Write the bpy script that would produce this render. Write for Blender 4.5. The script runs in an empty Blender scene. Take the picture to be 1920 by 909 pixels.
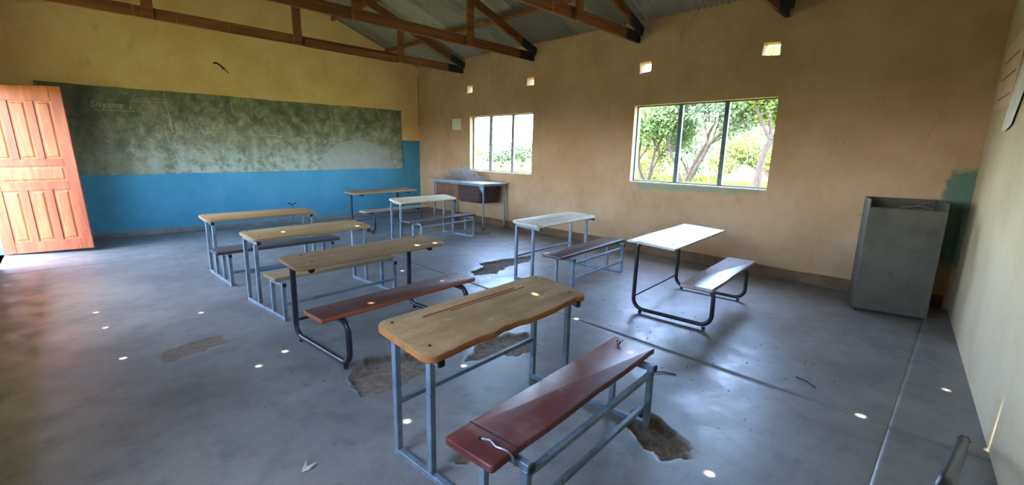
import bpy, math, random
from mathutils import Vector, Matrix, noise as mnoise
R = math.radians
rnd = random.Random(7)
scene = bpy.context.scene
col = scene.collection

# ------------------------------------------------------------------ camera
H = 1.5
YAW, PITCH, ROLL, FPX = 0.78089, 0.19723, 0.021558, 841.754
cam_d = bpy.data.cameras.new('camera'); cam = bpy.data.objects.new('camera', cam_d); col.objects.link(cam)
_f = Vector((math.sin(YAW)*math.cos(PITCH), math.cos(YAW)*math.cos(PITCH), -math.sin(PITCH)))
_r = Vector((math.cos(YAW), -math.sin(YAW), 0)); _u = _r.cross(_f)
_r2 = math.cos(ROLL)*_r + math.sin(ROLL)*_u; _u2 = -math.sin(ROLL)*_r + math.cos(ROLL)*_u
m = Matrix((_r2, _u2, -_f)).transposed().to_4x4(); m.translation = (0, 0, H)
cam.matrix_world = m
cam_d.sensor_width = 36; cam_d.lens = FPX/1920*36; cam_d.clip_start = 0.05; cam_d.clip_end = 600
scene.camera = cam

# ------------------------------------------------------------------ world, sun, exposure
SUN_DIR = Vector((-0.16, 0.10, 0.98)).normalized()      # towards the sun
world = bpy.data.worlds.new('world'); scene.world = world; world.use_nodes = True
nt = world.node_tree; nt.nodes.clear()
wo = nt.nodes.new('ShaderNodeOutputWorld'); bg = nt.nodes.new('ShaderNodeBackground')
sky = nt.nodes.new('ShaderNodeTexSky'); sky.sky_type = 'NISHITA'; sky.sun_disc = False
sky.sun_elevation = math.asin(SUN_DIR.z); sky.sun_rotation = math.atan2(SUN_DIR.x, SUN_DIR.y)
sky.air_density = 1.0; sky.dust_density = 4.0; sky.ozone_density = 1.0; sky.altitude = 1100
nt.links.new(sky.outputs[0], bg.inputs[0]); nt.links.new(bg.outputs[0], wo.inputs[0])
bg.inputs[1].default_value = 1.0
sun_d = bpy.data.lights.new('sun', 'SUN'); sun_d.energy = 6.0; sun_d.angle = R(0.45); sun_d.color = (1.0, 0.93, 0.82)
sun = bpy.data.objects.new('sun', sun_d); col.objects.link(sun)
sun.rotation_euler = (-SUN_DIR).to_track_quat('-Z', 'Y').to_euler(); sun.location = (0, 0, 20)
vs = scene.view_settings
vs.view_transform = 'Standard'; vs.look = 'None'; vs.gamma = 1.0; vs.use_curve_mapping = False
vs.exposure = 3.1
scene.cycles.use_denoising = True
scene.cycles.max_bounces = 14; scene.cycles.diffuse_bounces = 8; scene.cycles.transparent_max_bounces = 16
scene.cycles.sample_clamp_indirect = 8.0

# ------------------------------------------------------------------ helpers
class MB:
    def __init__(s): s.v = []; s.f = []
    def add(s, vs, fs):
        o = len(s.v); s.v += [tuple(p) for p in vs]; s.f += [tuple(i+o for i in f) for f in fs]; return s
    def box(s, x0, x1, y0, y1, z0, z1, M=None):
        vs = [Vector((x, y, z)) for z in (z0, z1) for y in (y0, y1) for x in (x0, x1)]
        if M: vs = [M @ p for p in vs]
        return s.add(vs, [(0,2,3,1),(4,5,7,6),(0,1,5,4),(2,6,7,3),(0,4,6,2),(1,3,7,5)])
    def bbox(s, x0, x1, y0, y1, z0, z1, b=.004, M=None):
        # box with chamfered edges
        vs = []; key = {}
        X = (x0, x1); Y = (y0, y1); Z = (z0, z1)
        for i in (0, 1):
            for j in (0, 1):
                for k in (0, 1):
                    sx, sy, sz = (b if i == 0 else -b), (b if j == 0 else -b), (b if k == 0 else -b)
                    for a, p in enumerate(((X[i], Y[j]+sy, Z[k]+sz), (X[i]+sx, Y[j], Z[k]+sz), (X[i]+sx, Y[j]+sy, Z[k]))):
                        key[(i, j, k, a)] = len(vs); vs.append(Vector(p))
        c = [Vector(((x0+x1)/2, (y0+y1)/2, (z0+z1)/2))][0]
        fs = []
        K = lambda i, j, k, a: key[(i, j, k, a)]
        for t in (0, 1):
            fs += [[K(t,0,0,0), K(t,1,0,0), K(t,1,1,0), K(t,0,1,0)], [K(0,t,0,1), K(1,t,0,1), K(1,t,1,1), K(0,t,1,1)], [K(0,0,t,2), K(1,0,t,2), K(1,1,t,2), K(0,1,t,2)]]
        for p in (0, 1):
            for q in (0, 1):
                fs += [[K(p,q,0,0), K(p,q,1,0), K(p,q,1,1), K(p,q,0,1)], [K(p,0,q,0), K(p,1,q,0), K(p,1,q,2), K(p,0,q,2)], [K(0,p,q,1), K(1,p,q,1), K(1,p,q,2), K(0,p,q,2)]]
        for i in (0, 1):
            for j in (0, 1):
                for k in (0, 1): fs.append([K(i,j,k,0), K(i,j,k,1), K(i,j,k,2)])
        out = []
        for f in fs:
            a, b_, d = vs[f[0]], vs[f[1]], vs[f[2]]
            n = (b_-a).cross(d-a); mid = sum((vs[q] for q in f), Vector())/len(f)
            out.append(f if n.dot(mid-c) > 0 else f[::-1])
        if M: vs = [M @ p for p in vs]
        return s.add(vs, out)
    def bar(s, p0, p1, w, h, up=(0, 0, 1), b=0):
        p0, p1 = Vector(p0), Vector(p1); d = p1-p0; L = d.length; d.normalize()
        up = Vector(up); side = up.cross(d)
        if side.length < 1e-4: side = Vector((0, 1, 0)).cross(d)
        side.normalize(); u2 = d.cross(side)
        M = Matrix((d, side, u2)).transposed().to_4x4(); M.translation = p0
        if b: return s.bbox(0, L, -w/2, w/2, -h/2, h/2, b, M)
        return s.box(0, L, -w/2, w/2, -h/2, h/2, M)
    def tube(s, pts, r, n=10, caps=True, r1=None):
        pts = [Vector(p) for p in pts]; rings = []; N = len(pts)
        d0 = (pts[1]-pts[0]).normalized(); ref = Vector((0, 0, 1)) if abs(d0.z) < .9 else Vector((0, 1, 0))
        side = ref.cross(d0).normalized()
        for i, p in enumerate(pts):
            d = (pts[min(i+1, N-1)]-pts[max(i-1, 0)]).normalized()
            side = (side - d*side.dot(d)).normalized(); u = d.cross(side)
            rr = r if r1 is None else r+(r1-r)*i/(N-1)
            rings.append([p+(side*math.cos(2*math.pi*k/n)+u*math.sin(2*math.pi*k/n))*rr for k in range(n)])
        vs = [q for g in rings for q in g]; fs = []
        for i in range(N-1):
            for k in range(n): fs.append((i*n+k, i*n+(k+1) % n, (i+1)*n+(k+1) % n, (i+1)*n+k))
        if caps: fs += [tuple(range(n-1, -1, -1)), tuple((N-1)*n+k for k in range(n))]
        return s.add(vs, fs)
    def cyl(s, x, y, z0, z1, r, n=12): return s.tube([(x, y, z0), (x, y, z1)], r, n)
    def plate(s, outline, z0, z1, b=.004, zf=None):
        # outline counter-clockwise (x,y); rings rounded at top and bottom; zf(x,y) offsets z
        N = len(outline); O = [Vector((p[0], p[1], 0)) for p in outline]
        nrm = []
        for i in range(N):
            e = O[(i+1) % N]-O[i-1]; nrm.append(Vector((e.y, -e.x, 0)).normalized())
        rings = [(-b, z0), (0, z0+b), (0, z1-b), (-b*.4, z1-b*.3), (-b*1.2, z1)]
        vs = []
        for off, z in rings:
            for p, n in zip(O, nrm):
                q = p+n*off; vs.append((q.x, q.y, z+(zf(q.x, q.y) if zf else 0)))
        fs = [tuple(range(N-1, -1, -1)), tuple(4*N+i for i in range(N))]
        for k in range(4):
            for i in range(N): fs.append((k*N+i, k*N+(i+1) % N, (k+1)*N+(i+1) % N, (k+1)*N+i))
        return s.add(vs, fs)
    def build(s, name, mat, parent=None, smooth=False):
        me = bpy.data.meshes.new(name); me.from_pydata(s.v, [], s.f); me.update()
        if mat: me.materials.append(mat)
        if smooth:
            me.polygons.foreach_set('use_smooth', [True]*len(me.polygons))
            try: me.set_sharp_from_angle(angle=R(40))
            except Exception: pass
        o = bpy.data.objects.new(name, me); col.objects.link(o); o.parent = parent
        return o

def fillet(pts, rad, n=6):
    pts = [Vector(p) for p in pts]; out = [pts[0]]
    for i in range(1, len(pts)-1):
        a, b, c = pts[i-1], pts[i], pts[i+1]; r = rad[i-1] if isinstance(rad, (list, tuple)) else rad
        d0 = (a-b).normalized(); d1 = (c-b).normalized(); ang = d0.angle(d1); t = r/math.tan(ang/2)
        ctr = b+(d0+d1).normalized()*(r/math.sin(ang/2))
        s0 = b+d0*t-ctr; s1 = b+d1*t-ctr
        om = s0.angle(s1)
        for k in range(n+1): out.append(ctr+(s0*math.sin((1-k/n)*om)+s1*math.sin(k/n*om))/math.sin(om))
    out.append(pts[-1]); return out

def tag(o, label=None, cat=None, group=None, kind=None):
    if label: o['label'] = label
    if cat: o['category'] = cat
    if group: o['group'] = group
    if kind: o['kind'] = kind
    return o
def empty(name, loc=(0, 0, 0), rz=0):
    o = bpy.data.objects.new(name, None); col.objects.link(o); o.location = loc; o.rotation_euler = (0, 0, rz)
    o.empty_display_size = .1
    return o

# ------------------------------------------------------------------ materials
def C(r, g, b):
    f = lambda v: (v/255/12.92) if v/255 <= .04045 else ((v/255+.055)/1.055)**2.4
    return (f(r), f(g), f(b), 1)
class NT:
    def __init__(s, name):
        s.m = bpy.data.materials.new(name); s.m.use_nodes = True; s.t = s.m.node_tree
        s.b = s.t.nodes['Principled BSDF']; s.co = s.n('ShaderNodeTexCoord').outputs['Object']
    def n(s, t, **k):
        q = s.t.nodes.new(t)
        for a, v in k.items(): setattr(q, a, v)
        return q
    def l(s, a, b): s.t.links.new(a, b)
    def noise(s, scale, detail=4, rough=.6, vec=None, stretch=None, dist=0):
        q = s.n('ShaderNodeTexNoise'); q.inputs['Scale'].default_value = scale; q.inputs['Detail'].default_value = detail
        q.inputs['Roughness'].default_value = rough; q.inputs['Distortion'].default_value = dist
        v = vec or s.co
        if stretch:
            mp = s.n('ShaderNodeMapping'); mp.inputs['Scale'].default_value = stretch; s.l(v, mp.inputs[0]); v = mp.outputs[0]
        s.l(v, q.inputs['Vector']); return q.outputs['Fac']
    def rng(s, v, a, b, c=0, d=1, smooth=True):
        q = s.n('ShaderNodeMapRange'); q.interpolation_type = 'SMOOTHSTEP' if smooth else 'LINEAR'
        s.l(v, q.inputs[0])
        for i, x in enumerate((a, b, c, d)): q.inputs[i+1].default_value = x
        return q.outputs[0]
    def math(s, op, a, b):
        q = s.n('ShaderNodeMath', operation=op)
        for i, x in enumerate((a, b)):
            if isinstance(x, (int, float)): q.inputs[i].default_value = x
            else: s.l(x, q.inputs[i])
        return q.outputs[0]
    def mix(s, fac, a, b):
        q = s.n('ShaderNodeMix', data_type='RGBA')
        if isinstance(fac, (int, float)): q.inputs[0].default_value = fac
        else: s.l(fac, q.inputs[0])
        for i, x in ((6, a), (7, b)):
            if isinstance(x, tuple): q.inputs[i].default_value = x
            else: s.l(x, q.inputs[i])
        return q.outputs[2]
    def xyz(s):
        q = s.n('ShaderNodeSeparateXYZ'); s.l(s.co, q.inputs[0]); return q.outputs
    def col(s, c):
        if isinstance(c, tuple): s.b.inputs['Base Color'].default_value = c
        else: s.l(c, s.b.inputs['Base Color'])
    def rough(s, r):
        if isinstance(r, (int, float)): s.b.inputs['Roughness'].default_value = r
        else: s.l(r, s.b.inputs['Roughness'])
    def bump(s, h, strength=.3, dist=.01):
        q = s.n('ShaderNodeBump'); q.inputs['Strength'].default_value = strength; q.inputs['Distance'].default_value = dist
        s.l(h, q.inputs['Height']); s.l(q.outputs[0], s.b.inputs['Normal'])
def simple(name, c1, c2, scale=6, rough=.8, bump=.2, bscale=40, stretch=None, metal=0, spec=.3, c3=None, s3=25, t3=(.6, .7), lo=.35, hi=.65):
    t = NT(name); f = t.rng(t.noise(scale, 6, .65, stretch=stretch), lo, hi)
    c = t.mix(f, c1, c2)
    if c3: c = t.mix(t.rng(t.noise(s3, 5, .7, stretch=stretch), *t3), c, c3)
    t.col(c); t.rough(rough); t.b.inputs['Metallic'].default_value = metal; t.b.inputs['Specular IOR Level'].default_value = spec
    if bump: t.bump(t.noise(bscale, 6, .65, stretch=stretch), bump, .004)
    return t.m

def wall_mat(name, c1, c2, stain, rough=.9):
    t = NT(name); x, y, z = t.xyz()
    c = t.mix(t.rng(t.noise(1.3, 6, .6), .35, .68), c1, c2)
    c = t.mix(t.math('MULTIPLY', t.rng(t.noise(5, 7, .7, stretch=(1, 1, .5)), .55, .8), .55), c, stain)
    c = t.mix(t.rng(t.noise(38, 3, .5), .72, .76), c, stain)
    t.rough(rough); t.b.inputs['Specular IOR Level'].default_value = .2
    t.bump(t.math('ADD', t.noise(5, 5, .6), t.math('MULTIPLY', t.noise(60, 5, .7), .25)), .35, .02)
    return t, c, (x, y, z)

# back wall: yellow plaster over a blue dado
t, c, (x, y, z) = wall_mat('back_wall_plaster', C(240, 206, 144), C(230, 190, 124), C(186, 148, 100))
blue = t.mix(t.rng(t.noise(2.2, 6, .6), .3, .7), C(66, 132, 158), C(80, 142, 166))
blue = t.mix(t.rng(t.noise(16, 6, .7), .62, .75), blue, C(84, 118, 124))
edge = t.math('ADD', z, t.math('MULTIPLY', t.noise(12, 4), .015))
c = t.mix(t.rng(edge, 1.742, 1.748), blue, c)
base = t.math('ADD', z, t.math('MULTIPLY', t.noise(4, 5, .7), .16))
c = t.mix(t.rng(base, .12, .2), C(120, 118, 112), c)
t.col(c); M_back = t.m
# window wall: ochre plaster with teal paint remnants
t, c, (x, y, z) = wall_mat('window_wall_plaster', C(188, 156, 126), C(174, 141, 108), C(136, 106, 82))
wob = t.math('MULTIPLY', t.math('SUBTRACT', t.noise(3.5, 6, .65), .5), .35)
zz = t.math('ADD', z, wob); yy = t.math('ADD', y, wob)
teal = t.math('MULTIPLY', t.rng(zz, .99, 1.04), t.math('MULTIPLY', t.rng(yy, 1.85, 1.95), t.rng(yy, 3.6, 3.7, 1, 0)))
teal = t.math('MULTIPLY', teal, t.rng(z, 1.095, 1.1, 1, 0))
teal2 = t.math('MULTIPLY', t.math('MULTIPLY', t.rng(zz, .35, .5), t.rng(zz, 1.4, 1.5, 1, 0)), t.rng(yy, .16, .22, 1, 0))
c = t.mix(t.math('MULTIPLY', teal, .5), c, C(92, 150, 138)); c = t.mix(t.math('MULTIPLY', teal2, .85), c, C(62, 106, 96))
c = t.mix(t.math('MULTIPLY', t.rng(zz, .12, .55, 1, 0), .45), c, C(132, 98, 66))
t.col(c); M_winwall = t.m
t, c, _ = wall_mat('rear_wall_plaster', C(208, 190, 158), C(196, 176, 142), C(160, 138, 106)); t.col(c); M_rear = t.m
t, c, _ = wall_mat('left_wall_plaster', C(220, 186, 120), C(205, 168, 100), C(160, 126, 82)); t.col(c); M_left = t.m

# floor: worn polished cement, broken patches marked by the 'worn' attribute
t = NT('cement_floor')
n1 = t.rng(t.noise(.9, 7, .62), .35, .65); n2 = t.noise(6, 8, .7)
c = t.mix(n1, C(130, 128, 124), C(106, 105, 103))
c = t.mix(t.math('MULTIPLY', t.rng(n2, .42, .78), .75), c, C(78, 83, 86))
c = t.mix(t.math('MULTIPLY', t.rng(t.noise(2.3, 7, .7, dist=.6), .56, .74), .5), c, C(150, 142, 126))
at = t.n('ShaderNodeAttribute', attribute_name='worn').outputs['Fac']
soil = t.mix(t.rng(t.noise(30, 7, .7), .35, .65), C(118, 102, 82), C(86, 72, 56))
c = t.mix(t.rng(at, .3, .6), c, soil); t.col(c)
r0 = t.math('ADD', t.rng(t.noise(4, 7, .65), .3, .7, .3, .46), t.math('MULTIPLY', t.noise(45, 4, .6), .08))
t.rough(t.math('MAXIMUM', r0, t.rng(at, 0, .2, 0, .95))); t.b.inputs['Specular IOR Level'].default_value = .8
t.bump(t.math('ADD', t.math('MULTIPLY', t.noise(7, 6, .6), .8), t.math('MULTIPLY', t.noise(70, 5, .7), t.math('ADD', .06, t.math('MULTIPLY', at, 1.2)))), .16, .02)
M_floor = t.m

# blackboard
t = NT('blackboard_paint'); x, y, z = t.xyz()
n = t.noise(2.2, 10, .72, dist=.4); n2 = t.noise(5, 11, .78, stretch=(1, 1, .8), dist=.3)
c = t.mix(t.rng(n, .38, .62), C(88, 96, 76), C(122, 122, 98))
c = t.mix(t.math('MULTIPLY', t.rng(n2, .42, .7), t.rng(x, .1, 1.2, .25, .8)), c, C(178, 174, 152))
c = t.mix(t.math('MULTIPLY', t.math('MULTIPLY', t.rng(z, 1.15, 1.75, 1, 0), t.rng(x, .6, 1.6, .2, 1)), t.rng(t.noise(5, 7, .7), .38, .62)), c, C(156, 166, 156))
dx = t.math('MULTIPLY', t.math('SUBTRACT', x, 4.72), .78); dz = t.math('SUBTRACT', z, 1.03)
rr = t.math('SQRT', t.math('ADD', t.math('MULTIPLY', dx, dx), t.math('MULTIPLY', dz, dz)), 0)
rr = t.math('ADD', rr, t.math('MULTIPLY', t.noise(7, 5), .06))
c = t.mix(t.rng(rr, .68, .74, .85, 0), c, t.mix(t.noise(8, 6), C(126, 130, 122), C(164, 164, 154)))
t.col(c); t.rough(.75); t.b.inputs['Specular IOR Level'].default_value = .25; t.bump(t.noise(25, 6, .7), .25, .006); M_board = t.m

M_chalk = simple('chalk', C(196, 196, 178), C(160, 162, 146), 40, .95, 0)
# roof sheets: dull zinc, each sheet its own tone
t = NT('roof_zinc'); oi = t.n('ShaderNodeObjectInfo').outputs['Random']
c = t.mix(oi, C(116, 108, 98), C(164, 154, 138))
c = t.mix(t.math('MULTIPLY', t.rng(t.noise(2.5, 7, .7, stretch=(.35, 1.5, 1)), .5, .72), .6), c, C(78, 66, 54))
c = t.mix(t.rng(t.noise(9, 7, .7), .63, .78), c, C(100, 68, 44))
t.col(c); t.rough(.5); t.b.inputs['Metallic'].default_value = .1; t.bump(t.noise(40, 4), .1, .003); M_zinc = t.m
# roof timber, with the tarred bearing ends near the wall
def timber(name, tar):
    t = NT(name); x, y, z = t.xyz()
    c = t.mix(t.rng(t.noise(3, 6, .6, stretch=(.4, 6, 6)), .3, .7), C(142, 88, 50), C(104, 62, 36))
    c = t.mix(t.rng(t.noise(20, 6, .7, stretch=(.2, 3, 3)), .6, .8), c, C(166, 112, 68))
    c = t.mix(t.math('MULTIPLY', t.rng(t.noise(1, 3, .6, stretch=(22, .6, .6)), .66, .72), .6), c, C(196, 152, 108))
    if tar:
        q = t.math('ADD', x, t.math('MULTIPLY', t.noise(8, 4), .14))
        c = t.mix(t.rng(q, 6.0, 6.06), c, C(34, 36, 42))
    t.col(c); t.rough(.8); t.bump(t.noise(30, 6, .7, stretch=(.3, 4, 4)), .3, .004); return t.m
M_timber = timber('roof_timber_tarred', True); M_purlin = timber('roof_timber', False)
M_door = simple('door_wood', C(160, 84, 50), C(134, 64, 36), 2.2, .5, .15, 30, (6, 6, .7), spec=.35, c3=C(182, 104, 66), s3=8)
M_doorp = simple('door_panel_wood', C(170, 100, 60), C(148, 78, 46), 2.6, .5, .15, 30, (6, 6, .7), spec=.35, c3=C(188, 120, 76), s3=8)
M_galv = simple('galvanised_steel', C(124, 142, 154), C(98, 116, 130), 9, .48, .1, 60, metal=.25, spec=.45, c3=C(78, 84, 90), s3=22, t3=(.6, .72))
M_dark = simple('dark_steel', C(50, 52, 60), C(38, 38, 44), 9, .38, .08, 60, metal=.35, spec=.5, c3=C(78, 70, 66), s3=26, t3=(.62, .75))
M_black = simple('black_plastic', C(28, 28, 32), C(40, 40, 42), 12, .6, 0)
M_brownsteel = simple('brown_painted_steel', C(74, 54, 52), C(64, 48, 52), 6, .5, .05)
M_frame_glare = simple('glare_pale_window_frame', C(150, 150, 144), C(128, 130, 126), 10, .55, .1)  # pale grey frame with the window glare put into its colour
M_frame_dark = simple('window_frame_paint', C(92, 112, 110), C(76, 94, 94), 10, .55, .1)
M_sill = simple('window_sill_plaster', C(214, 196, 168), C(196, 176, 148), 8, .85, .2)
M_cab = simple('cabinet_steel', C(92, 88, 76), C(78, 75, 66), 2.5, .6, .08, 40, metal=.15, spec=.35, c3=C(72, 58, 50), s3=5, t3=(.55, .75))
M_paper = simple('paper', C(230, 226, 218), C(216, 210, 200), 9, .9, .1)
M_pink = simple('pinkish_chart_paper', C(232, 202, 180), C(220, 188, 164), 6, .9, .12)
M_ink = simple('chart_ink', C(150, 118, 98), C(132, 104, 88), 20, .9, 0)
M_soil = simple('skirting_paint', C(112, 84, 60), C(92, 70, 52), 5, .85, .2, c3=C(130, 104, 76), s3=14)
M_wire = simple('bright_wire', C(176, 178, 180), C(140, 142, 146), 30, .35, 0, metal=.8)
M_twig = simple('dry_twig', C(150, 140, 132), C(108, 98, 92), 30, .9, 0)
M_twigd = simple('dark_twig', C(70, 58, 46), C(50, 42, 36), 30, .9, 0)
M_mud = simple('mud', C(84, 48, 22), C(62, 34, 16), 20, .95, .3)
M_leafd = simple('dark_leaf', C(34, 44, 34), C(46, 56, 40), 20, .8, 0)
M_leafp = simple('pale_leaf', C(196, 192, 180), C(170, 166, 152), 20, .8, 0)
M_bolt = simple('bolt_steel', C(70, 62, 54), C(48, 42, 38), 30, .5, 0, metal=.5)
t = NT('window_glass'); t.t.nodes.remove(t.b)
tr = t.n('ShaderNodeBsdfTransparent'); tr.inputs[0].default_value = (.97, .985, .98, 1)
gl = t.n('ShaderNodeBsdfGlossy'); gl.inputs['Roughness'].default_value = .03
mx = t.n('ShaderNodeMixShader'); mx.inputs[0].default_value = .03
t.l(tr.outputs[0], mx.inputs[1]); t.l(gl.outputs[0], mx.inputs[2]); t.l(mx.outputs[0], t.t.nodes['Material Output'].inputs[0]); M_glass = t.m

def wood(name, c1, c2, c3, rough=.7, spec=.3, bump=.35, bs=35, dust=None, dlo=.45, dhi=.7):
    t = NT(name)
    c = t.mix(t.rng(t.noise(2.5, 6, .65, stretch=(.6, 4, 4)), .3, .7), c1, c2)
    c = t.mix(t.rng(t.noise(14, 7, .75, stretch=(.5, 2.5, 2)), .58, .72), c, c3)
    if dust: c = t.mix(t.math('MULTIPLY', t.rng(t.noise(3.2, 7, .65), dlo, dhi), .75), c, dust)
    t.col(c); t.rough(rough); t.b.inputs['Specular IOR Level'].default_value = spec
    t.bump(t.noise(bs, 8, .75, stretch=(.5, 1.3, 1)), bump, .006); return t.m
W = {
 'A': wood('worn_fibre_top', C(184, 150, 106), C(152, 120, 80), C(206, 178, 136), .9, .15, 1.0, 45, C(140, 110, 78), .4, .75),
 'A_edge': wood('worn_fibre_edge', C(168, 112, 62), C(142, 90, 46), C(110, 70, 38), .9, .15, .6),
 'A_b': wood('maroon_bench_wood', C(104, 48, 42), C(82, 36, 34), C(60, 28, 28), .36, .45, .1, 20, C(132, 100, 96)),
 'B': wood('brown_fibre_top', C(150, 120, 86), C(132, 102, 70), C(170, 138, 102), .85, .2, .5, 25),
 'B_b': wood('orange_brown_bench_wood', C(92, 58, 48), C(76, 48, 42), C(58, 40, 36), .55, .35, .2, 25, C(110, 92, 84), .5, .75),
 'B_edge': wood('orange_bench_edge', C(160, 82, 44), C(136, 66, 36), C(104, 52, 32), .6, .3, .2),
 'C': wood('tan_fibre_top', C(168, 138, 92), C(150, 120, 78), C(186, 158, 112), .85, .2, .5, 25),
 'C_b': wood('dusty_tan_bench_wood', C(156, 132, 100), C(134, 112, 84), C(112, 92, 72), .85, .2, .4),
 'D': wood('light_brown_fibre_top', C(166, 130, 86), C(146, 112, 72), C(180, 146, 100), .85, .2, .4, 25),
 'D_b': wood('sooty_bench_wood', C(84, 76, 72), C(66, 60, 60), C(52, 46, 46), .7, .3, .3),
 'E': wood('greyish_brown_fibre_top', C(148, 122, 88), C(128, 104, 76), C(164, 138, 102), .8, .25, .4),
 'E_b': wood('faded_bench_wood', C(160, 140, 116), C(134, 114, 92), C(112, 94, 76), .7, .3, .3),
 'F': wood('pale_peeled_top', C(206, 186, 152), C(188, 166, 130), C(220, 204, 174), .7, .3, .35),
 'F_b': wood('purple_brown_bench_wood', C(88, 74, 74), C(68, 56, 58), C(108, 94, 94), .42, .4, .15),
 'G': wood('pale_grey_peeled_top', C(198, 184, 156), C(176, 160, 130), C(216, 208, 188), .55, .35, .3),
 'G_b': wood('dark_maroon_bench_wood', C(78, 56, 56), C(60, 44, 46), C(96, 78, 78), .4, .4, .15),
 'H': wood('whitish_laminate_top', C(196, 196, 190), C(178, 178, 174), C(156, 154, 152), .3, .5, .1, 20),
 'H_b': wood('scuffed_grey_bench_wood', C(150, 138, 136), C(126, 114, 114), C(104, 88, 86), .3, .5, .1, 20),
 'T': wood('grey_table_top', C(176, 176, 172), C(150, 148, 146), C(126, 120, 116), .32, .5, .08, 20),
}

# ------------------------------------------------------------------ room shell
XW, YB, XL, YR, RA = 6.346, 9.73, -0.72, -0.0285, 0.0839
XM = (XW+XL)/2
def zroof(x): return 3.44+.355*((XW-XM)-abs(x-XM))
def rear_y(x): return YR+RA*(x-XW)

# floor mesh: fine grid where the broken patches lie
PATCH = {
 'p1': ([(1.15,2.60),(1.2,2.74),(1.28,2.83),(1.4,2.90),(1.6,2.86),(1.78,2.72),(1.84,2.56),(1.68,2.49),(1.51,2.45),(1.27,2.39),(1.16,2.46)], .03),
 'p2': ([(1.94,2.40),(2.06,2.47),(2.14,2.54),(2.38,2.58),(2.62,2.46),(2.56,2.28),(2.36,2.18),(2.13,2.28)], .022),
 'p3': ([(2.08,1.13),(2.2,1.2),(2.29,1.17),(2.28,1.07),(2.23,.96),(2.18,.84),(2.08,.79),(2.0,.87),(1.99,.99)], .028),
 'p4': ([(3.52,4.28),(3.66,4.33),(3.86,4.38),(3.9,4.57),(4.16,4.54),(4.9,4.45),(4.5,4.22),(4.06,4.2),(3.72,4.05),(3.48,4.15)], .022),
 'p5': ([(1.27,1.60),(1.28,1.54),(1.22,1.50),(1.19,1.56)], .014),
 'p6': ([(.30,3.92),(.5,4.08),(.71,4.07),(.77,3.9),(.57,3.84),(.38,3.79)], .006),
 'p7': ([(5.3,6.4),(5.45,6.5),(5.68,6.48),(5.66,6.26),(5.43,6.14),(5.3,6.24)], .016),
}
def poly_sd(x, y, P):
    d = 9e9; inside = False; n = len(P)
    for i in range(n):
        ax, ay = P[i]; bx, by = P[i-1]; ex, ey = bx-ax, by-ay; wx, wy = x-ax, y-ay
        tt = max(0, min(1, (wx*ex+wy*ey)/(ex*ex+ey*ey))); d = min(d, (wx-ex*tt)**2+(wy-ey*tt)**2)
        if (ay > y) != (by > y) and x < (bx-ax)*(y-ay)/(by-ay)+ax: inside = not inside
    return -math.sqrt(d) if inside else math.sqrt(d)
def axis(lo, hi, fine, df, dc, extra):
    a = []; v = lo
    while v < hi:
        a.append(v); v += df if any(f0 <= v < f1 for f0, f1 in fine) else dc
    a.append(hi)
    for e in extra: a = [q for q in a if abs(q-e) > .012] + [e-.0045, e-.0015, e+.0015, e+.0045]
    return sorted(a)
JX, JY = [3.2, -.1+.34], [.12, 7.62]
JX = [3.2]
gx = axis(XL-.23, XW+.04, [(1.05, 2.7), (3.4, 5.0)], .0135, .045, JX)
gy = axis(-.85, YB+.05, [(.7, 2.95), (4.0, 4.65)], .0135, .045, JY)
vs, fs, worn = [], [], []
for yv in gy:
    for xv in gx:
        z = 0; w = 0
        for P, dep in PATCH.values():
            if abs(xv-P[0][0]) > 1.7 or abs(yv-P[0][1]) > .7: continue
            s = poly_sd(xv, yv, P)+.045*mnoise.noise((xv*9, yv*9, 1))+.02*mnoise.noise((xv*30, yv*30, 4))
            if s < .012:
                k = min(1, max(0, (.012-s)/.03)); z -= 1.35*dep*k*(1+.35*mnoise.noise((xv*18, yv*18, 3))); w = max(w, min(1, k*1.6))
        if any(abs(xv-j) < .002 for j in JX) or any(abs(yv-j) < .002 for j in JY): z -= .0035; w = max(w, .32)
        vs.append((xv, yv, z)); worn.append(w)
nx = len(gx)
for j in range(len(gy)-1):
    for i in range(nx-1): a = j*nx+i; fs.append((a, a+1, a+1+nx, a+nx))
me = bpy.data.meshes.new('floor'); me.from_pydata(vs, [], fs)
at = me.attributes.new('worn', 'FLOAT', 'POINT'); at.data.foreach_set('value', worn)
me.polygons.foreach_set('use_smooth', [True]*len(fs)); me.materials.append(M_floor); me.update()
floor = bpy.data.objects.new('floor', me); col.objects.link(floor); floor['kind'] = 'structure'

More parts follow.
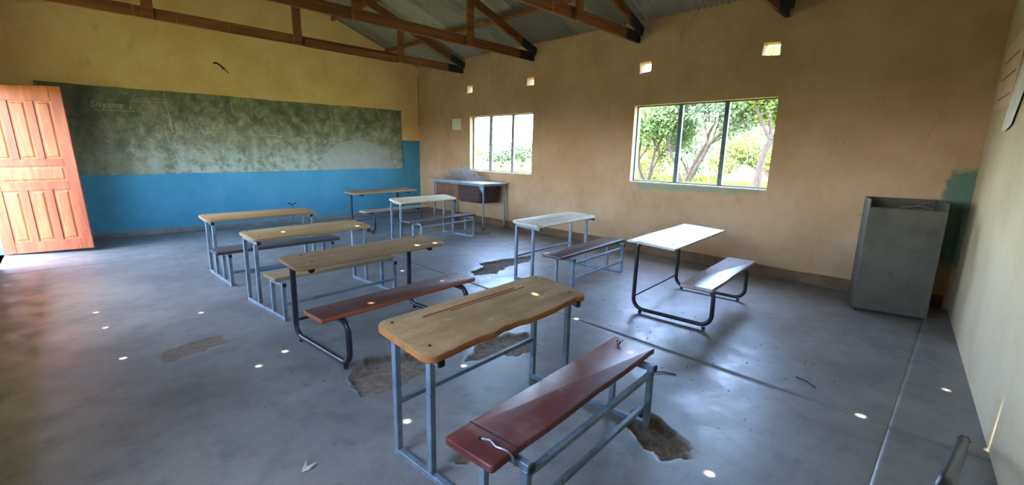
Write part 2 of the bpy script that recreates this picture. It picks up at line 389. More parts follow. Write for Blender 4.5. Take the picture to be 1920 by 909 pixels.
def hole_wall(name, axis_x, thick, u0, u1, z0, z1, holes, mat, jit=()):
    us = sorted({u0, u1, *[h[0] for h in holes], *[h[1] for h in holes]}); zs = sorted({z0, z1, *[h[2] for h in holes], *[h[3] for h in holes]})
    mb = MB(); jr = random.Random(3); jm = {}
    for h in jit:
        for uu in h[:2]:
            for z_ in h[2:4]: jm[(uu, z_)] = (jr.uniform(-.022, .022), jr.uniform(-.018, .018))
    P = lambda u, z_, s: (axis_x+s*thick, u+jm.get((u, z_), (0, 0))[0], z_+jm.get((u, z_), (0, 0))[1])
    inh = lambda u, z_: any(h[0] < u < h[1] and h[2] < z_ < h[3] for h in holes)
    nu, nz = len(us)-1, len(zs)-1
    solid = lambda i, k: 0 <= i < nu and 0 <= k < nz and not inh((us[i]+us[i+1])/2, (zs[k]+zs[k+1])/2)
    vid = {}
    def V(i, k, s):
        if (i, k, s) not in vid: vid[(i, k, s)] = len(mb.v); mb.v.append(P(us[i], zs[k], s))
        return vid[(i, k, s)]
    for i in range(nu):
        for k in range(nz):
            if not solid(i, k): continue
            mb.f.append((V(i,k,0), V(i,k+1,0), V(i+1,k+1,0), V(i+1,k,0))); mb.f.append((V(i,k,1), V(i+1,k,1), V(i+1,k+1,1), V(i,k+1,1)))
            for di, dk, a, b in ((-1,0,(i,k),(i,k+1)), (1,0,(i+1,k+1),(i+1,k)), (0,-1,(i+1,k),(i,k)), (0,1,(i,k+1),(i+1,k+1))):
                if not solid(i+di, k+dk): mb.f.append((V(*a,0), V(*a,1), V(*b,1), V(*b,0)))
    o = mb.build(name, mat); o['kind'] = 'structure'; return o
WZ0, WZ1 = 1.094, 2.244
W1, W2 = (5.919, 7.77), (1.815, 3.792)
vents = [(7.69, 7.86, 2.73, 2.87), (5.92, 6.09, 2.735, 2.88), (3.57, 3.75, 2.715, 2.86), (1.87, 2.06, 2.735, 2.885)]
hole_wall('wall_right', XW, .2, -.35, YB+.2, -.3, 3.47, [(W1[0], W1[1], WZ0, WZ1), (W2[0], W2[1], WZ0, WZ1)]+vents, M_winwall, vents)
L3, L4, DR = (.9, 2.1), (4.9, 7.6), (7.98, 9.02)  # L3 and L4: unseen openings, sized for the daylight they let in
hole_wall('wall_left', XL, -.2, -1.0, YB+.2, -.3, 3.47, [(L3[0], L3[1], WZ0, WZ1), (L4[0], L4[1], WZ0, WZ1), (DR[0], DR[1], 0, 2.26)], M_left)
def gable(name, yf, thick, mat, x0, x1):
    P = [(x0, -.3), (x1, -.3), (x1, zroof(x1)-.01), (XM, zroof(XM)-.012), (x0, zroof(x0)-.01)]
    mb = MB(); n = len(P)
    vs = [(x, yf(x), z) for x, z in P]+[(x, yf(x)+thick, z) for x, z in P]
    mb.add(vs, [tuple(range(n)), tuple(range(2*n-1, n-1, -1))]+[(i, i+n, (i+1) % n+n, (i+1) % n) for i in range(n)])
    o = mb.build(name, mat); o['kind'] = 'structure'; return o
gable('wall_back', lambda x: YB, .2, M_back, XL-.01, XW+.01)
gable('wall_rear', rear_y, -.2, M_rear, XL-.01, XW+.01)
# dark skirting band along the window wall
mb = MB(); n = 60
for i in range(n):
    ya, yb = .02+(YB-.03-.02)*i/n, .02+(YB-.03-.02)*(i+1)/n
    ha, hb = [.135+.02*mnoise.noise((q*1.7, 0, 5)) for q in (ya, yb)]
    mb.add([(XW, ya, 0), (XW, yb, 0), (XW, yb, hb), (XW, ya, ha), (XW-.009, ya, 0), (XW-.009, yb, 0), (XW-.009, yb, hb), (XW-.009, ya, ha)], [(4,7,6,5), (3,2,6,7)])
o = mb.build('baseboard_right', M_soil); o['kind'] = 'structure'
mb = MB()
for i in range(40):
    xa, xb = XL+.01+(XW-XL-.03)*i/40, XL+.01+(XW-XL-.03)*(i+1)/40
    ha, hb = [.05+.025*mnoise.noise((q*2.1, 3, 5)) for q in (xa, xb)]
    mb.add([(xa, YB-.007, 0), (xb, YB-.007, 0), (xb, YB-.007, hb), (xa, YB-.007, ha), (xa, YB, ha+.004), (xb, YB, hb+.004)], [(0,1,2,3), (3,2,5,4)])
o = mb.build('baseboard_back', simple('cement_skirting', C(122, 124, 122), C(100, 102, 102), 6, .85, .2)); o['kind'] = 'structure'

mb = MB(); mb.tube([(XW-.02-.015*math.sin(i*1.7), YB-.004, 2.1+.06*i) for i in range(20)], .006, 4); o = mb.build('plaster_crack', simple('crack', C(92, 66, 46), C(70, 52, 38), 20, .95, 0), bpy.data.objects['wall_back'])
# ------------------------------------------------------------------ roof
ceiling = empty('ceiling'); ceiling['kind'] = 'structure'
cosr = math.cos(math.atan(.355))
spots = [(1.2,2.03,0),(1.86,2.34,0),(1.01,3.42,0),(.13,4.06,0),(.04,5.38,0),(.08,4.87,0),(2.04,.67,0),(3.22,.25,0),(4.04,-.10,0),(.73,4.77,0),(.80,3.30,0),(3.22,2.38,0),
         (1.468,4.72,.7),(2.211,4.669,.7),(2.14,3.369,.69),(2.327,3.36,.69),(2.2,3.072,.42),(1.469,2.937,.42),(1.893,1.722,.71),(2.139,1.203,.42),(3.3,-.28,.15),(2.9,4.9,0),(.95,1.3,0)]
holes = []
for P in spots:
    P = Vector(P)
    for sgn in (1, -1):      # right slope: z = zr0 - .355*(x-XM)
        z0 = zroof(XM)
        # P + t*S : z = z0 - sgn*.355*(x-XM)
        tt = (z0-sgn*.355*(P.x-XM)-P.z)/(SUN_DIR.z+sgn*.355*SUN_DIR.x); q = P+SUN_DIR*tt
        if sgn*(q.x-XM) >= 0: holes.append((q.x, q.y)); break
WAVE, SEG = .076, 8
def sheet(y0, nw, xa, xb, dz):
    # corrugated sheet running down the slope from xa (upper) to xb (lower)
    mb = MB(); sg = 1 if xb > XM else -1
    ys = [y0+WAVE*k/SEG for k in range(nw*SEG+1)]
    Z = lambda x, y: zroof(x)+dz+.0125*math.cos(2*math.pi*y/WAVE)
    for k in range(len(ys)-1):
        ya, yb = ys[k], ys[k+1]; cuts = []
        for hx, hy in holes:
            if abs((ya+yb)/2-hy) < 1.5*WAVE/SEG and min(xa, xb) < hx < max(xa, xb): cuts.append(hx)
        xs = [xa]
        for hx in sorted(cuts, reverse=(xb < xa)): xs += [hx-sg*.013, hx+sg*.013]
        xs.append(xb)
        for i in range(0, len(xs), 2):
            a, b = xs[i], xs[i+1]; mb.add([(a, ya, Z(a, ya)), (b, ya, Z(b, ya)), (b, yb, Z(b, yb)), (a, yb, Z(a, yb))], [(0,1,2,3)])
    return mb.build('corrugated_sheet', M_zinc, ceiling, True)
yy0 = -1.15; k = 0
while yy0 < 10.15:
    for sg in (1, -1):
        sheet(yy0, 9, XM, XM+sg*2.74, .012+.002*(k % 2)); sheet(yy0, 9, XM+sg*2.62, XM+sg*4.25, .004*(k % 2))
    yy0 += WAVE*8; k += 1
mb = MB(); mb.add([(XM-.22, -1.2, zroof(XM)-.04), (XM, -1.2, zroof(XM)+.04), (XM+.22, -1.2, zroof(XM)-.04), (XM-.22, 10.5, zroof(XM)-.04), (XM, 10.5, zroof(XM)+.04), (XM+.22, 10.5, zroof(XM)-.04)], [(0,1,4,3), (1,2,5,4)])
mb.build('ridge_cap', M_zinc, ceiling)

tr_lab = ['roof truss nearest the blackboard wall, brown timber with tarred end', 'second brown timber roof truss from the blackboard wall',
          'third brown timber roof truss, above the gap between the windows', 'roof truss nearest the rear wall, its tarred end above the large window']
for k, yt in enumerate((8.01, 5.94, 3.80, 1.84)):
    t_ = empty('roof_truss', (0, 0, 0)); tag(t_, tr_lab[k], 'roof truss', 'roof trusses')
    MB().bar((XL+.0, yt, 3.215), (XW-.004, yt, 3.215), .045, .145, b=.004).build('bottom_chord', M_timber, t_)
    for sg in (1, -1):
        ex = XW-.004 if sg > 0 else XL+.004
        MB().bar((XM, yt-.047, zroof(XM)-.15), (ex, yt-.047, zroof(ex)-.15), .045, .13, b=.004).build('rafter', M_timber, t_)
    for xp in (1.03, 2.93, 4.81):
        top = zroof(xp)-.10
        MB().bar((xp, yt-.05, 3.135), (xp, yt-.05, top), .045, .125, (1, 0, 0), b=.004).build('post', M_timber, t_)
    if k == 0: MB().bar((3.05, yt-.048, 3.185), (4.72, yt-.048, 3.18), .035, .12, b=.003).build('splice_plank', M_timber, t_)
pl = [('purlin', 5.5, 'timber purlin carrying the lowest sheet lap over the window side'), ('purlin', 4.3, 'middle timber purlin on the window side of the roof'), ('purlin', 3.15, 'timber purlin beside the roof ridge on the window side'),
      ('purlin', 2.25, 'timber purlin beside the roof ridge on the door side'), ('purlin', 1.3, 'middle timber purlin on the door side of the roof'), ('purlin', -.1, 'lowest timber purlin on the door side of the roof')]
for nme, xp, lab in pl:
    sg = 1 if xp > XM else -1
    o = MB().bar((xp, -.3, zroof(xp)-.052), (xp, YB+.05, zroof(xp)-.052), .06, .072, (sg*.355, 0, 1), b=.003).build('purlin', M_purlin); tag(o, lab, 'purlin', 'roof purlins')

# ------------------------------------------------------------------ windows
def window(name, y0, y1, xin, sgn, mull, latch):
    M_frame = M_frame_glare if latch else M_frame_dark
    w = empty(name, (xin, 0, 0)); w['kind'] = 'structure'
    z0, z1 = WZ0+.012, WZ1; xf = sgn*.11; b = .018
    F = lambda n, ya, yb, za, zb, d=.036, m_=None, dx=0: MB().bbox(xf-d/2+dx, xf+d/2+dx, ya, yb, za, zb, .003).build(n, m_ or M_frame, w)
    F('frame_jamb', y0, y0+b, z0, z1); F('frame_jamb', y1-b, y1, z0, z1); F('frame_head', y0+b, y1-b, z1-b, z1); F('frame_base', y0+b, y1-b, z0, z0+b)
    ed = [y0+b]
    for mm in mull: F('mullion', mm-.03, mm+.03, z0+b, z1-b, .05); ed += [mm-.03, mm+.03]
    ed.append(y1-b)
    for i in range(0, len(ed), 2):
        a, c_ = ed[i], ed[i+1]
        if latch: MB().box(xf-.002, xf+.002, a, c_, z0+b, z1-b).build('pane', M_glass, w)
        if latch and i != 2:
            s = c_-.012 if i else a+.012
            F('sash_stile', a, a+.016, z0+b, z1-b, .028); F('sash_stile', c_-.016, c_, z0+b, z1-b, .028)
            q = (c_ if i == 0 else a)
            h_ = MB().tube([(xf-sgn*.02, q, z0+.42), (xf-sgn*.05, q-.01, z0+.45), (xf-sgn*.05, q+.02, z0+.52)], .008, 6).build('latch', M_frame, w)
    MB().bbox(min(-sgn*.012, sgn*.19), max(-sgn*.012, sgn*.19), y0+.004, y1-.004, WZ0-.006, WZ0+.012, .003).build('sill', M_sill, w)
    return w
window('window_1', *W1, XW, 1, (7.205, 6.535), True)
window('window_2', *W2, XW, 1, (3.093, 2.449), False)
window('unseen_window_4', *L3, XL, -1, (1.5,), False)  # unseen left-wall window, added as fill light for the foreground
window('unseen_window_3', *L4, XL, -1, (5.8, 6.7), False)  # unseen left-wall window, assumed there and widened to brighten the back wall

# ------------------------------------------------------------------ door (open leaf on the left)
dr = empty('door_1', (-.71, 8.95, .012)); dr['kind'] = 'structure'
dr.rotation_euler = (0, R(-2.2), math.atan2(-.309, .91))
DWD, DHT, DT = .93, 2.19, .04
zs_ = [0, .15, .84, .95, 1.16, 1.25, 2.0, DHT]
for a, b in ((0, .125), (DWD-.125, DWD)): MB().bbox(a, b, -DT/2, DT/2, 0, DHT, .004).build('stile', M_door, dr)
for a, b in ((0, .15), (.84, .95), (1.16, 1.25), (2.0, DHT)): MB().bbox(.125, DWD-.125, -DT/2, DT/2, a, b, .003).build('rail', M_door, dr)
pw = (DWD-.25-2*.075)/3
for a, b in ((.15, .84), (1.25, 2.0)):
    for k in range(3):
        x0 = .125+k*(pw+.075)
        if k < 2: MB().bbox(x0+pw, x0+pw+.075, -DT/2, DT/2, a, b, .003).build('muntin', M_door, dr)
        p = MB().box(x0, x0+pw, -.008, .008, a, b)
        # raised field on both faces
        for s in (-1, 1):
            p.add([(x0+.022, s*.008, a+.022), (x0+pw-.022, s*.008, a+.022), (x0+pw-.022, s*.008, b-.022), (x0+.022, s*.008, b-.022),
                   (x0+.04, s*.017, a+.04), (x0+pw-.04, s*.017, a+.04), (x0+pw-.04, s*.017, b-.04), (x0+.04, s*.017, b-.04)],
                  [(0,1,5,4), (1,2,6,5), (2,3,7,6), (3,0,4,7), (4,5,6,7)])
        p.build('panel', M_doorp, dr)
x0, x1, a, b = .125, DWD-.125, .95, 1.16
p = MB().box(x0, x1, -.008, .008, a, b)
for s in (-1, 1):
    p.add([(x0+.022, s*.008, a+.022), (x1-.022, s*.008, a+.022), (x1-.022, s*.008, b-.022), (x0+.022, s*.008, b-.022),
           (x0+.04, s*.017, a+.04), (x1-.04, s*.017, a+.04), (x1-.04, s*.017, b-.04), (x0+.04, s*.017, b-.04)], [(0,1,5,4), (1,2,6,5), (2,3,7,6), (3,0,4,7), (4,5,6,7)])
p.build('panel', M_doorp, dr)
df = empty('trim_1'); df['kind'] = 'structure'
for a, b in ((DR[0], DR[0]+.05), (DR[1]-.03, DR[1]+.02)): MB().bbox(XL-.14, XL+.012, a, b, 0, 2.26, .004).build('door_jamb', M_galv, df)
MB().bbox(XL-.14, XL+.012, DR[0]+.05, DR[1]-.03, 2.21, 2.26, .004).build('door_head', M_galv, df)

# ------------------------------------------------------------------ blackboard
bb = empty('blackboard', (0, YB, 0)); tag(bb, 'long dark green chalk-smeared blackboard on the yellow wall', 'blackboard')
out = []
def edge(p, q, n, amp, seed):
    for i in range(n):
        t_ = i/n; x = p[0]+(q[0]-p[0])*t_; z = p[1]+(q[1]-p[1])*t_; w = amp*mnoise.noise((x*2.3, z*2.3, seed))+amp*.5*mnoise.noise((x*9, z*9, seed))
        out.append((x+(w if abs(q[1]-p[1]) > abs(q[0]-p[0]) else 0), z+(w if abs(q[0]-p[0]) >= abs(q[1]-p[1]) else 0)))
edge((-.17, 1.005), (5.85, 1.075), 60, .012, 1); edge((5.85, 1.075), (5.845, 2.42), 14, .012, 2); edge((5.845, 2.42), (-.17, 2.38), 60, .012, 3); edge((-.17, 2.38), (-.17, 1.005), 14, .01, 4)
n = len(out); mb = MB()
mb.add([(x, -.002, z) for x, z in out]+[(x, -.013, z) for x, z in out]+[(x, -.016, z) for x, z in [(p[0]*.9985+.004, p[1]*.997+.005) for p in out]],
       [(i, (i+1) % n, (i+1) % n+n, i+n) for i in range(n)]+[(i+n, (i+1) % n+n, (i+1) % n+2*n, i+2*n) for i in range(n)]+[tuple(2*n+i for i in range(n))])
mb.build('board_surface', M_board, bb)
ch = lambda pts, r=.005: MB().tube([(x, -.0165, z) for x, z in pts], r, 5).build('chalk_line', M_chalk, bb)
ch([(.43, 2.015), (.66, 2.025), (.92, 2.03)], .004); ch([(.88, 2.05), (.885, 2.17)], .004); ch([(.96, 2.24), (1.36, 2.26)], .003); ch([(.9, 2.19), (1.33, 2.2)], .003)
ch([(1.34, 2.36), (1.36, 2.1), (1.40, 1.72)], .005); ch([(1.32, 2.24), (1.34, 2.12)], .006); ch([(2.86, 1.745), (3.16, 1.715)], .005); ch([(2.31, 2.38), (2.33, 2.1)], .004); ch([(2.64, 2.36), (2.65, 2.1)], .003)
ch([(2.05+.05*math.cos(a), 1.86+.06*math.sin(a)) for a in [i*.52 for i in range(13)]], .004); ch([(4.15, 2.37), (4.16, 1.6)], .003)
ch([(4.35, 2.36), (4.35, 2.0)], .003); ch([(1.9, 2.12), (1.92, 2.02), (1.95, 2.1), (1.98, 2.0), (2.02, 2.08)], .003); ch([(1.86, 1.72), (1.94, 1.76), (1.99, 1.71)], .006); ch([(1.72, 1.48), (1.82, 1.46)], .006)
ch([(4.72, 1.735), (4.9, 1.74), (5.0, 1.735)], .004); ch([(1.3, 1.84), (1.32, 1.55)], .004)
tc = bpy.data.curves.new('chalk_writing', 'FONT'); tc.body = 'Sisyams'; tc.size = .145; tc.extrude = .001; tc.shear = .1
to = bpy.data.objects.new('chalk_tmp', tc); col.objects.link(to)
bpy.context.view_layer.update()
tm = bpy.data.meshes.new_from_object(to.evaluated_get(bpy.context.evaluated_depsgraph_get())); bpy.data.objects.remove(to)
tm.materials.clear(); tm.materials.append(M_chalk)
to = bpy.data.objects.new('chalk_writing', tm); col.objects.link(to); to.parent = bb; to.location = (.40, -.0175, 2.06); to.rotation_euler = (R(90), R(0), 0); to.scale = (.86, 1, 1)

# ------------------------------------------------------------------ school desks
def rr(u0, u1, v0, v1, rad, wear=0, seed=0, n=5):
    # rounded rectangle outline, counter-clockwise; y = -v (bench side); wear eats into the bench-side edge
    y0, y1 = -v1, -v0; out = []
    for cx, cy, a0 in ((u1-rad, y0+rad, -90), (u1-rad, y1-rad, 0), (u0+rad, y1-rad, 90), (u0+rad, y0+rad, 180)):
        for k in range(n+1):
            a = R(a0+90*k/n); out.append((cx+rad*math.cos(a), cy+rad*math.sin(a)))
    m_ = 28
    for k in range(1, m_):
        u = u0+rad+(u1-u0-2*rad)*k/m_
        out.append((u, y0+wear*max(0, .35+1.2*mnoise.noise((u*3.1+seed*7, seed, 0))+.5*mnoise.noise((u*11, seed, 3)))))
    return out
def bolts(par, pts, z, mat=None):
    for u, v in pts: MB().cyl(u, -v, z-.004, z+.004, .0075, 8).build('bolt', mat or M_bolt, par)
SQ = .032
def square_desk(d, pose, key, label, wear=0, rail=True, bench=True, broken=False, groove=False, th=.03, bwarp=0):
    L, a, b, e, zt, so, t0, t1, zb, sb, b0, b1, sl = d
    r = empty('school_desk', (pose[0], pose[1], 0), pose[2]); tag(r, label, 'school desk', 'double school desks with attached benches')
    zl = zt-th-.034
    slope = lambda x, y: -sl*((-y)-t0)/(t1-t0)
    for u in (0, L):
        MB().bar((u, .016, .016), (u, -(b+e)-.016, .016), SQ, SQ, b=.003).build('floor_rail', M_galv, r)
        for v in (0, a):
            MB().bar((u, -v, SQ), (u, -v, zl+slope(0, -v)), SQ, SQ, (1, 0, 0), b=.003).build('desk_leg', M_galv, r)
        for v in (b, b+e):
            MB().bar((u, -v, SQ), (u, -v, zb-.068), SQ, SQ, (1, 0, 0), b=.003).build('bench_leg', M_galv, r)
        va, vb = t0+.05, t1-.02
        be_ = MB().bar((u, -va, zl+.017+slope(0, -va)), (u, -vb, zl+.017+slope(0, -vb)), SQ, SQ, b=.003).build('desk_bearer', M_galv, r)
        MB().bar((u, -vb+.002, zl+.017+slope(0, -vb)), (u, -vb-.012, zl+.017+slope(0, -vb)), SQ+.002, SQ+.002, b=.003).build('end_cap', M_black, be_)
        bb_ = MB().bar((u, -b+.03, zb-.052), (u, -(b+e)-.02, zb-.052), SQ, SQ, b=.003).build('bench_bearer', M_galv, r)
        MB().bar((u, -(b+e)-.018, zb-.052), (u, -(b+e)-.03, zb-.052), SQ+.002, SQ+.002, b=.003).build('end_cap', M_black, bb_)
    st = MB().bar((.016, 0, .285), (L-.016, 0, .285), .024, .024, b=.002).build('desk_stretcher', M_galv, r)
    MB().bar((.016, -(b+e), .15), (L-.016, -(b+e), .15), .024, .024, b=.002).build('bench_stretcher', M_galv, r)
    if rail: MB().bar((.016, -(b+e), zb-.09), (L-.016, -(b+e), zb-.09), .026, .026, b=.002).build('bench_rail', M_galv, r)
    top = MB().plate(rr(-so, L+so, t0, t1, .06, wear, pose[0]), zt-th, zt, .006, slope).build('desktop', W[key], r, True)
    if key == 'A':
        top.data.materials.append(W['A_edge'])
        for p in top.data.polygons:
            if abs(p.normal.z) < .8: p.material_index = 1
    q = [(-so+.07, t0+.05), (L+so-.07, t0+.05), (-so+.075, t1-.085), (L+so-.075, t1-.085)]
    for u, v in q: MB().cyl(u, -v, zt+slope(0, -v)-.004, zt+slope(0, -v)+.004, .0075, 8).build('bolt', M_bolt, top)
    if groove:
        for (ua, ub, v_, w_) in ((.14, L-.25, t0+.085, .010), (.3, L-.18, t0+.108, .006)):
            pts = [(ua+(ub-ua)*k/12, -v_+.004*mnoise.noise((k*.9, v_*40, 1)), zt+.0015+slope(0, -v_)) for k in range(13)]
            MB().tube(pts, w_*.5, 5).build('pencil_groove', W['A_edge'], top)
    zw = (lambda x, y: bwarp*(x-L/2)**2*math.copysign(1, x-L/2)) if bwarp else None
    MB().plate(rr(-sb, L+sb, b0, b1, .015, wear*.2, 5+pose[1]), zb-.034, zb, .005).build('bench_seat', W[key+'_b'], r, True)
    return r
def tube_desk(d, pose, key, label, tr_=.02, fold=0, th=.026):
    L, a, b, e, zt, so, t0, t1, zb, sb, b0, b1, sl = d
    r = empty('school_desk', (pose[0], pose[1], 0), pose[2]); tag(r, label, 'school desk', 'double school desks with attached benches')
    slope = lambda x, y: -sl*max(0, (-y)-t0-fold)/(t1-t0-fold)
    zc = zt-th-tr_; zbb = zb-.032-tr_; zfl = .018+tr_
    for u in (0, L):
        path = fillet([(u, -(t1-.07), zc+slope(0, -(t1-.07))), (u, -.005, zc-.004), (u, 0, zfl), (u, -(b+e), zfl), (u, -(b+e)+.005, zbb), (u, -(b0+.04), zbb)], [.06, .10, .10, .07], 6)
        MB().tube(path, tr_, 12).build('end_frame', M_dark, r, True)
        for v in (.075, b+e-.06):
            ft = MB().cyl(u, -v, 0, .022, .016, 10).build('foot', M_dark, r)
        cap = MB().tube([(u, -(t1-.072), zc+slope(0, -(t1-.07))), (u, -(t1-.055), zc+slope(0, -(t1-.055)))], tr_+.002, 10).build('end_cap', M_black, r)
    MB().tube([(.0, -.006, .16), (L, -.006, .16)], .012, 8).build('stretcher', M_dark, r, True)
    ol = rr(-so, L+so, t0, t1, .035 if fold else .06, .012 if not fold else 0, pose[0])
    if fold:
        mb = MB(); mb.plate(rr(-so, L+so, t0, t0+fold, .012), zt-th, zt, .004); mb2 = MB(); mb2.plate(rr(-so, L+so, t0+fold+.002, t1, .012), zt-th, zt, .004, slope)
        top = mb2.build('desktop', W[key], r, True); mb.build('pencil_ledge', W[key], r, True)
    else: top = MB().plate(ol, zt-th, zt, .006, slope).build('desktop', W[key], r, True)
    for u, v in [(.02, t0+.06), (L-.02, t0+.06), (.02, t1-.09), (L-.02, t1-.09)]:
        MB().cyl(u, -v, zt+slope(0, -v)-.004, zt+slope(0, -v)+.004, .0075, 8).build('bolt', M_bolt, top)
    se = MB().plate(rr(-sb, L+sb, b0, b1, .015, .006, 9+pose[1]), zb-.032, zb, .005).build('bench_seat', W[key+'_b'], r, True)
    if key == 'B':
        se.data.materials.append(W['B_edge'])
        for p in se.data.polygons:
            if abs(p.normal.z) < .6: p.material_index = 1
    for u in (.0, L):
        for v in (b0+.06, b1-.06): MB().cyl(u, -v, zb-.003, zb+.003, .008, 8).build('bolt', M_bolt, se)
    return r
# L, a, b, e, zt, so, t0, t1, zb, sb, b0, b1, slope
dA = square_desk((1.075,.262,.60,.221,.705,.082,-.055,.352,.413,.144,.522,.778,.05), (1.028,1.815,.075), 'A', 'nearest desk with frayed brown fibre top and maroon bench', .028, True, groove=True, th=.036)
square_desk((1.145,.255,.57,.231,.695,.04,-.06,.354,.381,.041,.489,.736,.023), (1.163,4.865,.088), 'C', 'desk with tan top and dusty tan bench, grey frame, behind the orange-benched desk', .008, False)
square_desk((1.135,.273,.571,.239,.695,.064,-.115,.27,.392,.12,.545,.805,.027), (1.129,6.32,.035), 'D', 'grey-framed desk nearest the door with brown top and sooty dark bench', .006, False)
square_desk((1.163,.249,.578,.204,.708,.052,-.031,.326,.403,.154,.469,.687,.045), (3.85,6.789,.094), 'F', 'grey-framed desk with pale cream top in front of the teacher table', .035, True)
square_desk((1.193,.247,.585,.214,.715,.046,-.058,.368,.415,.153,.489,.75,.021), (3.749,3.707,.098), 'G', 'grey-framed desk with pale peeling top and dark bench below the window wall', .02, True)
tube_desk((1.1,.2,.477,.327,.707,.136,.06,.385,.405,.16,.496,.757,.035), (1.166,3.601,.087), 'B', 'dark tube-framed desk with brown top and orange-brown bench', .022)
tube_desk((1.075,.2,.431,.281,.749,.209,.046,.424,.426,.173,.492,.701,.029), (3.773,8.127,.136), 'E', 'dark tube-framed desk in the farthest row by the blue wall', .019)
tube_desk((1.095,.2,.444,.294,.730,.176,-.027,.424,.419,.169,.493,.77,.02), (3.819,2.147,.082), 'H', 'dark tube-framed desk with shiny whitish top below the large window', .019, .085, .018)
# wire and screws on the nearest bench
zb = .413
MB().tube([(-.055, -.64, zb+.003), (-.05, -.68, zb+.012), (-.06, -.72, zb+.010), (-.045, -.76, zb+.006), (-.04, -.785, zb-.012), (-.035, -.79, zb-.05)], .0045, 6).build('tie_wire', M_wire, dA, True)
MB().cyl(-.055, -.632, zb-.004, zb+.003, .009, 10).build('bolt_hole', M_black, dA)
MB().bar((-.005, -.524, zb+.0006), (.0, -.776, zb+.0006), .006, .0012).build('saw_cut', M_black, dA)
k = MB(); wr = random.Random(5)
k.tube([(1.1, -.60, zb), (1.115, -.61, zb+.02), (1.13, -.60, zb+.012), (1.12, -.585, zb+.022), (1.10, -.60, zb+.008)], .003, 5); k.tube([(1.115, -.6, zb), (1.135, -.62, zb+.03)], .002, 4)
k.build('wire_knot', M_bolt, dA)

# ------------------------------------------------------------------ teacher table, twig pile
TX0, TX1, TY0, TY1, TH = 5.68, 6.30, 6.56, 8.20, .905
tt = empty('teacher_table', (0, 0, 0)); tag(tt, 'tall steel-legged teacher table with brown drawer box under the small window', 'table')
MB().plate([(TX0-.03, TY0-.05), (TX1, TY0-.05), (TX1, TY1+.06), (TX0-.03, TY1+.06)], TH-.02, TH, .003).build('table_top', W['T'], tt)
for x in (TX0+.015, TX1-.04):
    for y in (TY0, TY1-.02):
        lg = MB().tube([(x, y, .03), (x, y, TH-.05)], .017, 10).build('leg', M_galv, tt, True); MB().cyl(x, y, 0, .035, .021, 10).build('rubber_foot', M_black, lg)
    MB().bar((x, TY0, TH-.04), (x, TY1, TH-.04), .03, .038, b=.003).build('apron_rail', M_galv, tt)
for y in (TY0, TY1-.02): MB().bar((TX0+.015, y, TH-.04), (TX1-.04, y, TH-.04), .03, .038, b=.003).build('apron_rail', M_galv, tt)
for s in (1,):
    MB().add([(TX0+.005, TY0+.01, TH-.06), (TX0+.005, TY0+.13, TH-.06), (TX0+.005, TY0+.01, TH-.2), (TX0+.03, TY0+.01, TH-.06), (TX0+.03, TY0+.13, TH-.06), (TX0+.03, TY0+.01, TH-.2)], [(0,1,2), (3,5,4), (0,3,4,1), (1,4,5,2), (2,5,3,0)]).build('gusset', M_galv, tt)
dbx = MB().bbox(TX0+.06, TX1-.08, TY0+.14, TY0+.78, TH-.40, TH-.061, .006).build('drawer_box', M_brownsteel, tt)
MB().bbox(TX0+.05, TX0+.0605, TY0+.16, TY0+.76, TH-.39, TH-.235, .003).build('drawer_front', M_brownsteel, dbx); MB().bbox(TX0+.05, TX0+.0605, TY0+.16, TY0+.76, TH-.225, TH-.07, .003).build('drawer_front', M_brownsteel, dbx)
# modesty panel at the far end
MB().bbox(TX0+.03, TX0+.042, TY0+.80, TY1-.06, TH-.38, TH-.061, .002).build('modesty_panel', simple('brown_board', C(118, 84, 66), C(100, 72, 58), 5, .7, .1), tt)
tw = MB(); r_ = random.Random(11)
for i in range(520):
    y = r_.gauss(TY0+1.0, .27); x = r_.gauss((TX0+TX1)/2+.03, .11); y = min(max(y, TY0+.35), TY1+.0); x = min(max(x, TX0+.06), TX1-.07)
    hgt = .26*math.exp(-((y-TY0-.92)/.36)**2)*math.exp(-((x-TX0-.33)/.22)**2)
    z = TH+.004+r_.random()*hgt; a = r_.uniform(0, math.pi); ln = r_.uniform(.08, .26); el = r_.gauss(.25, .5)
    d = Vector((math.cos(a)*math.cos(el), math.sin(a)*math.cos(el), abs(math.sin(el))))*ln
    p0 = Vector((x, y, z)); p1 = p0+d*.5+Vector((r_.gauss(0, .01), r_.gauss(0, .01), r_.gauss(0, .01))); p2 = p0+d
    p2.x = min(p2.x, XW-.03); p1.x = min(p1.x, XW-.03)
    tw.tube([p0, p1, p2], r_.uniform(.0015, .0032), 3, False)
o = tw.build('twig_pile', M_twig); tag(o, 'heap of thin dry twigs on the teacher table', 'twigs', kind='stuff')

# ------------------------------------------------------------------ cabinet in the corner
ca = empty('steel_cabinet', (5.56, .66, .0), math.atan2(-.555, .13)+math.pi/2)
tag(ca, 'grey-green steel cabinet standing in the corner by the rear wall', 'cabinet')
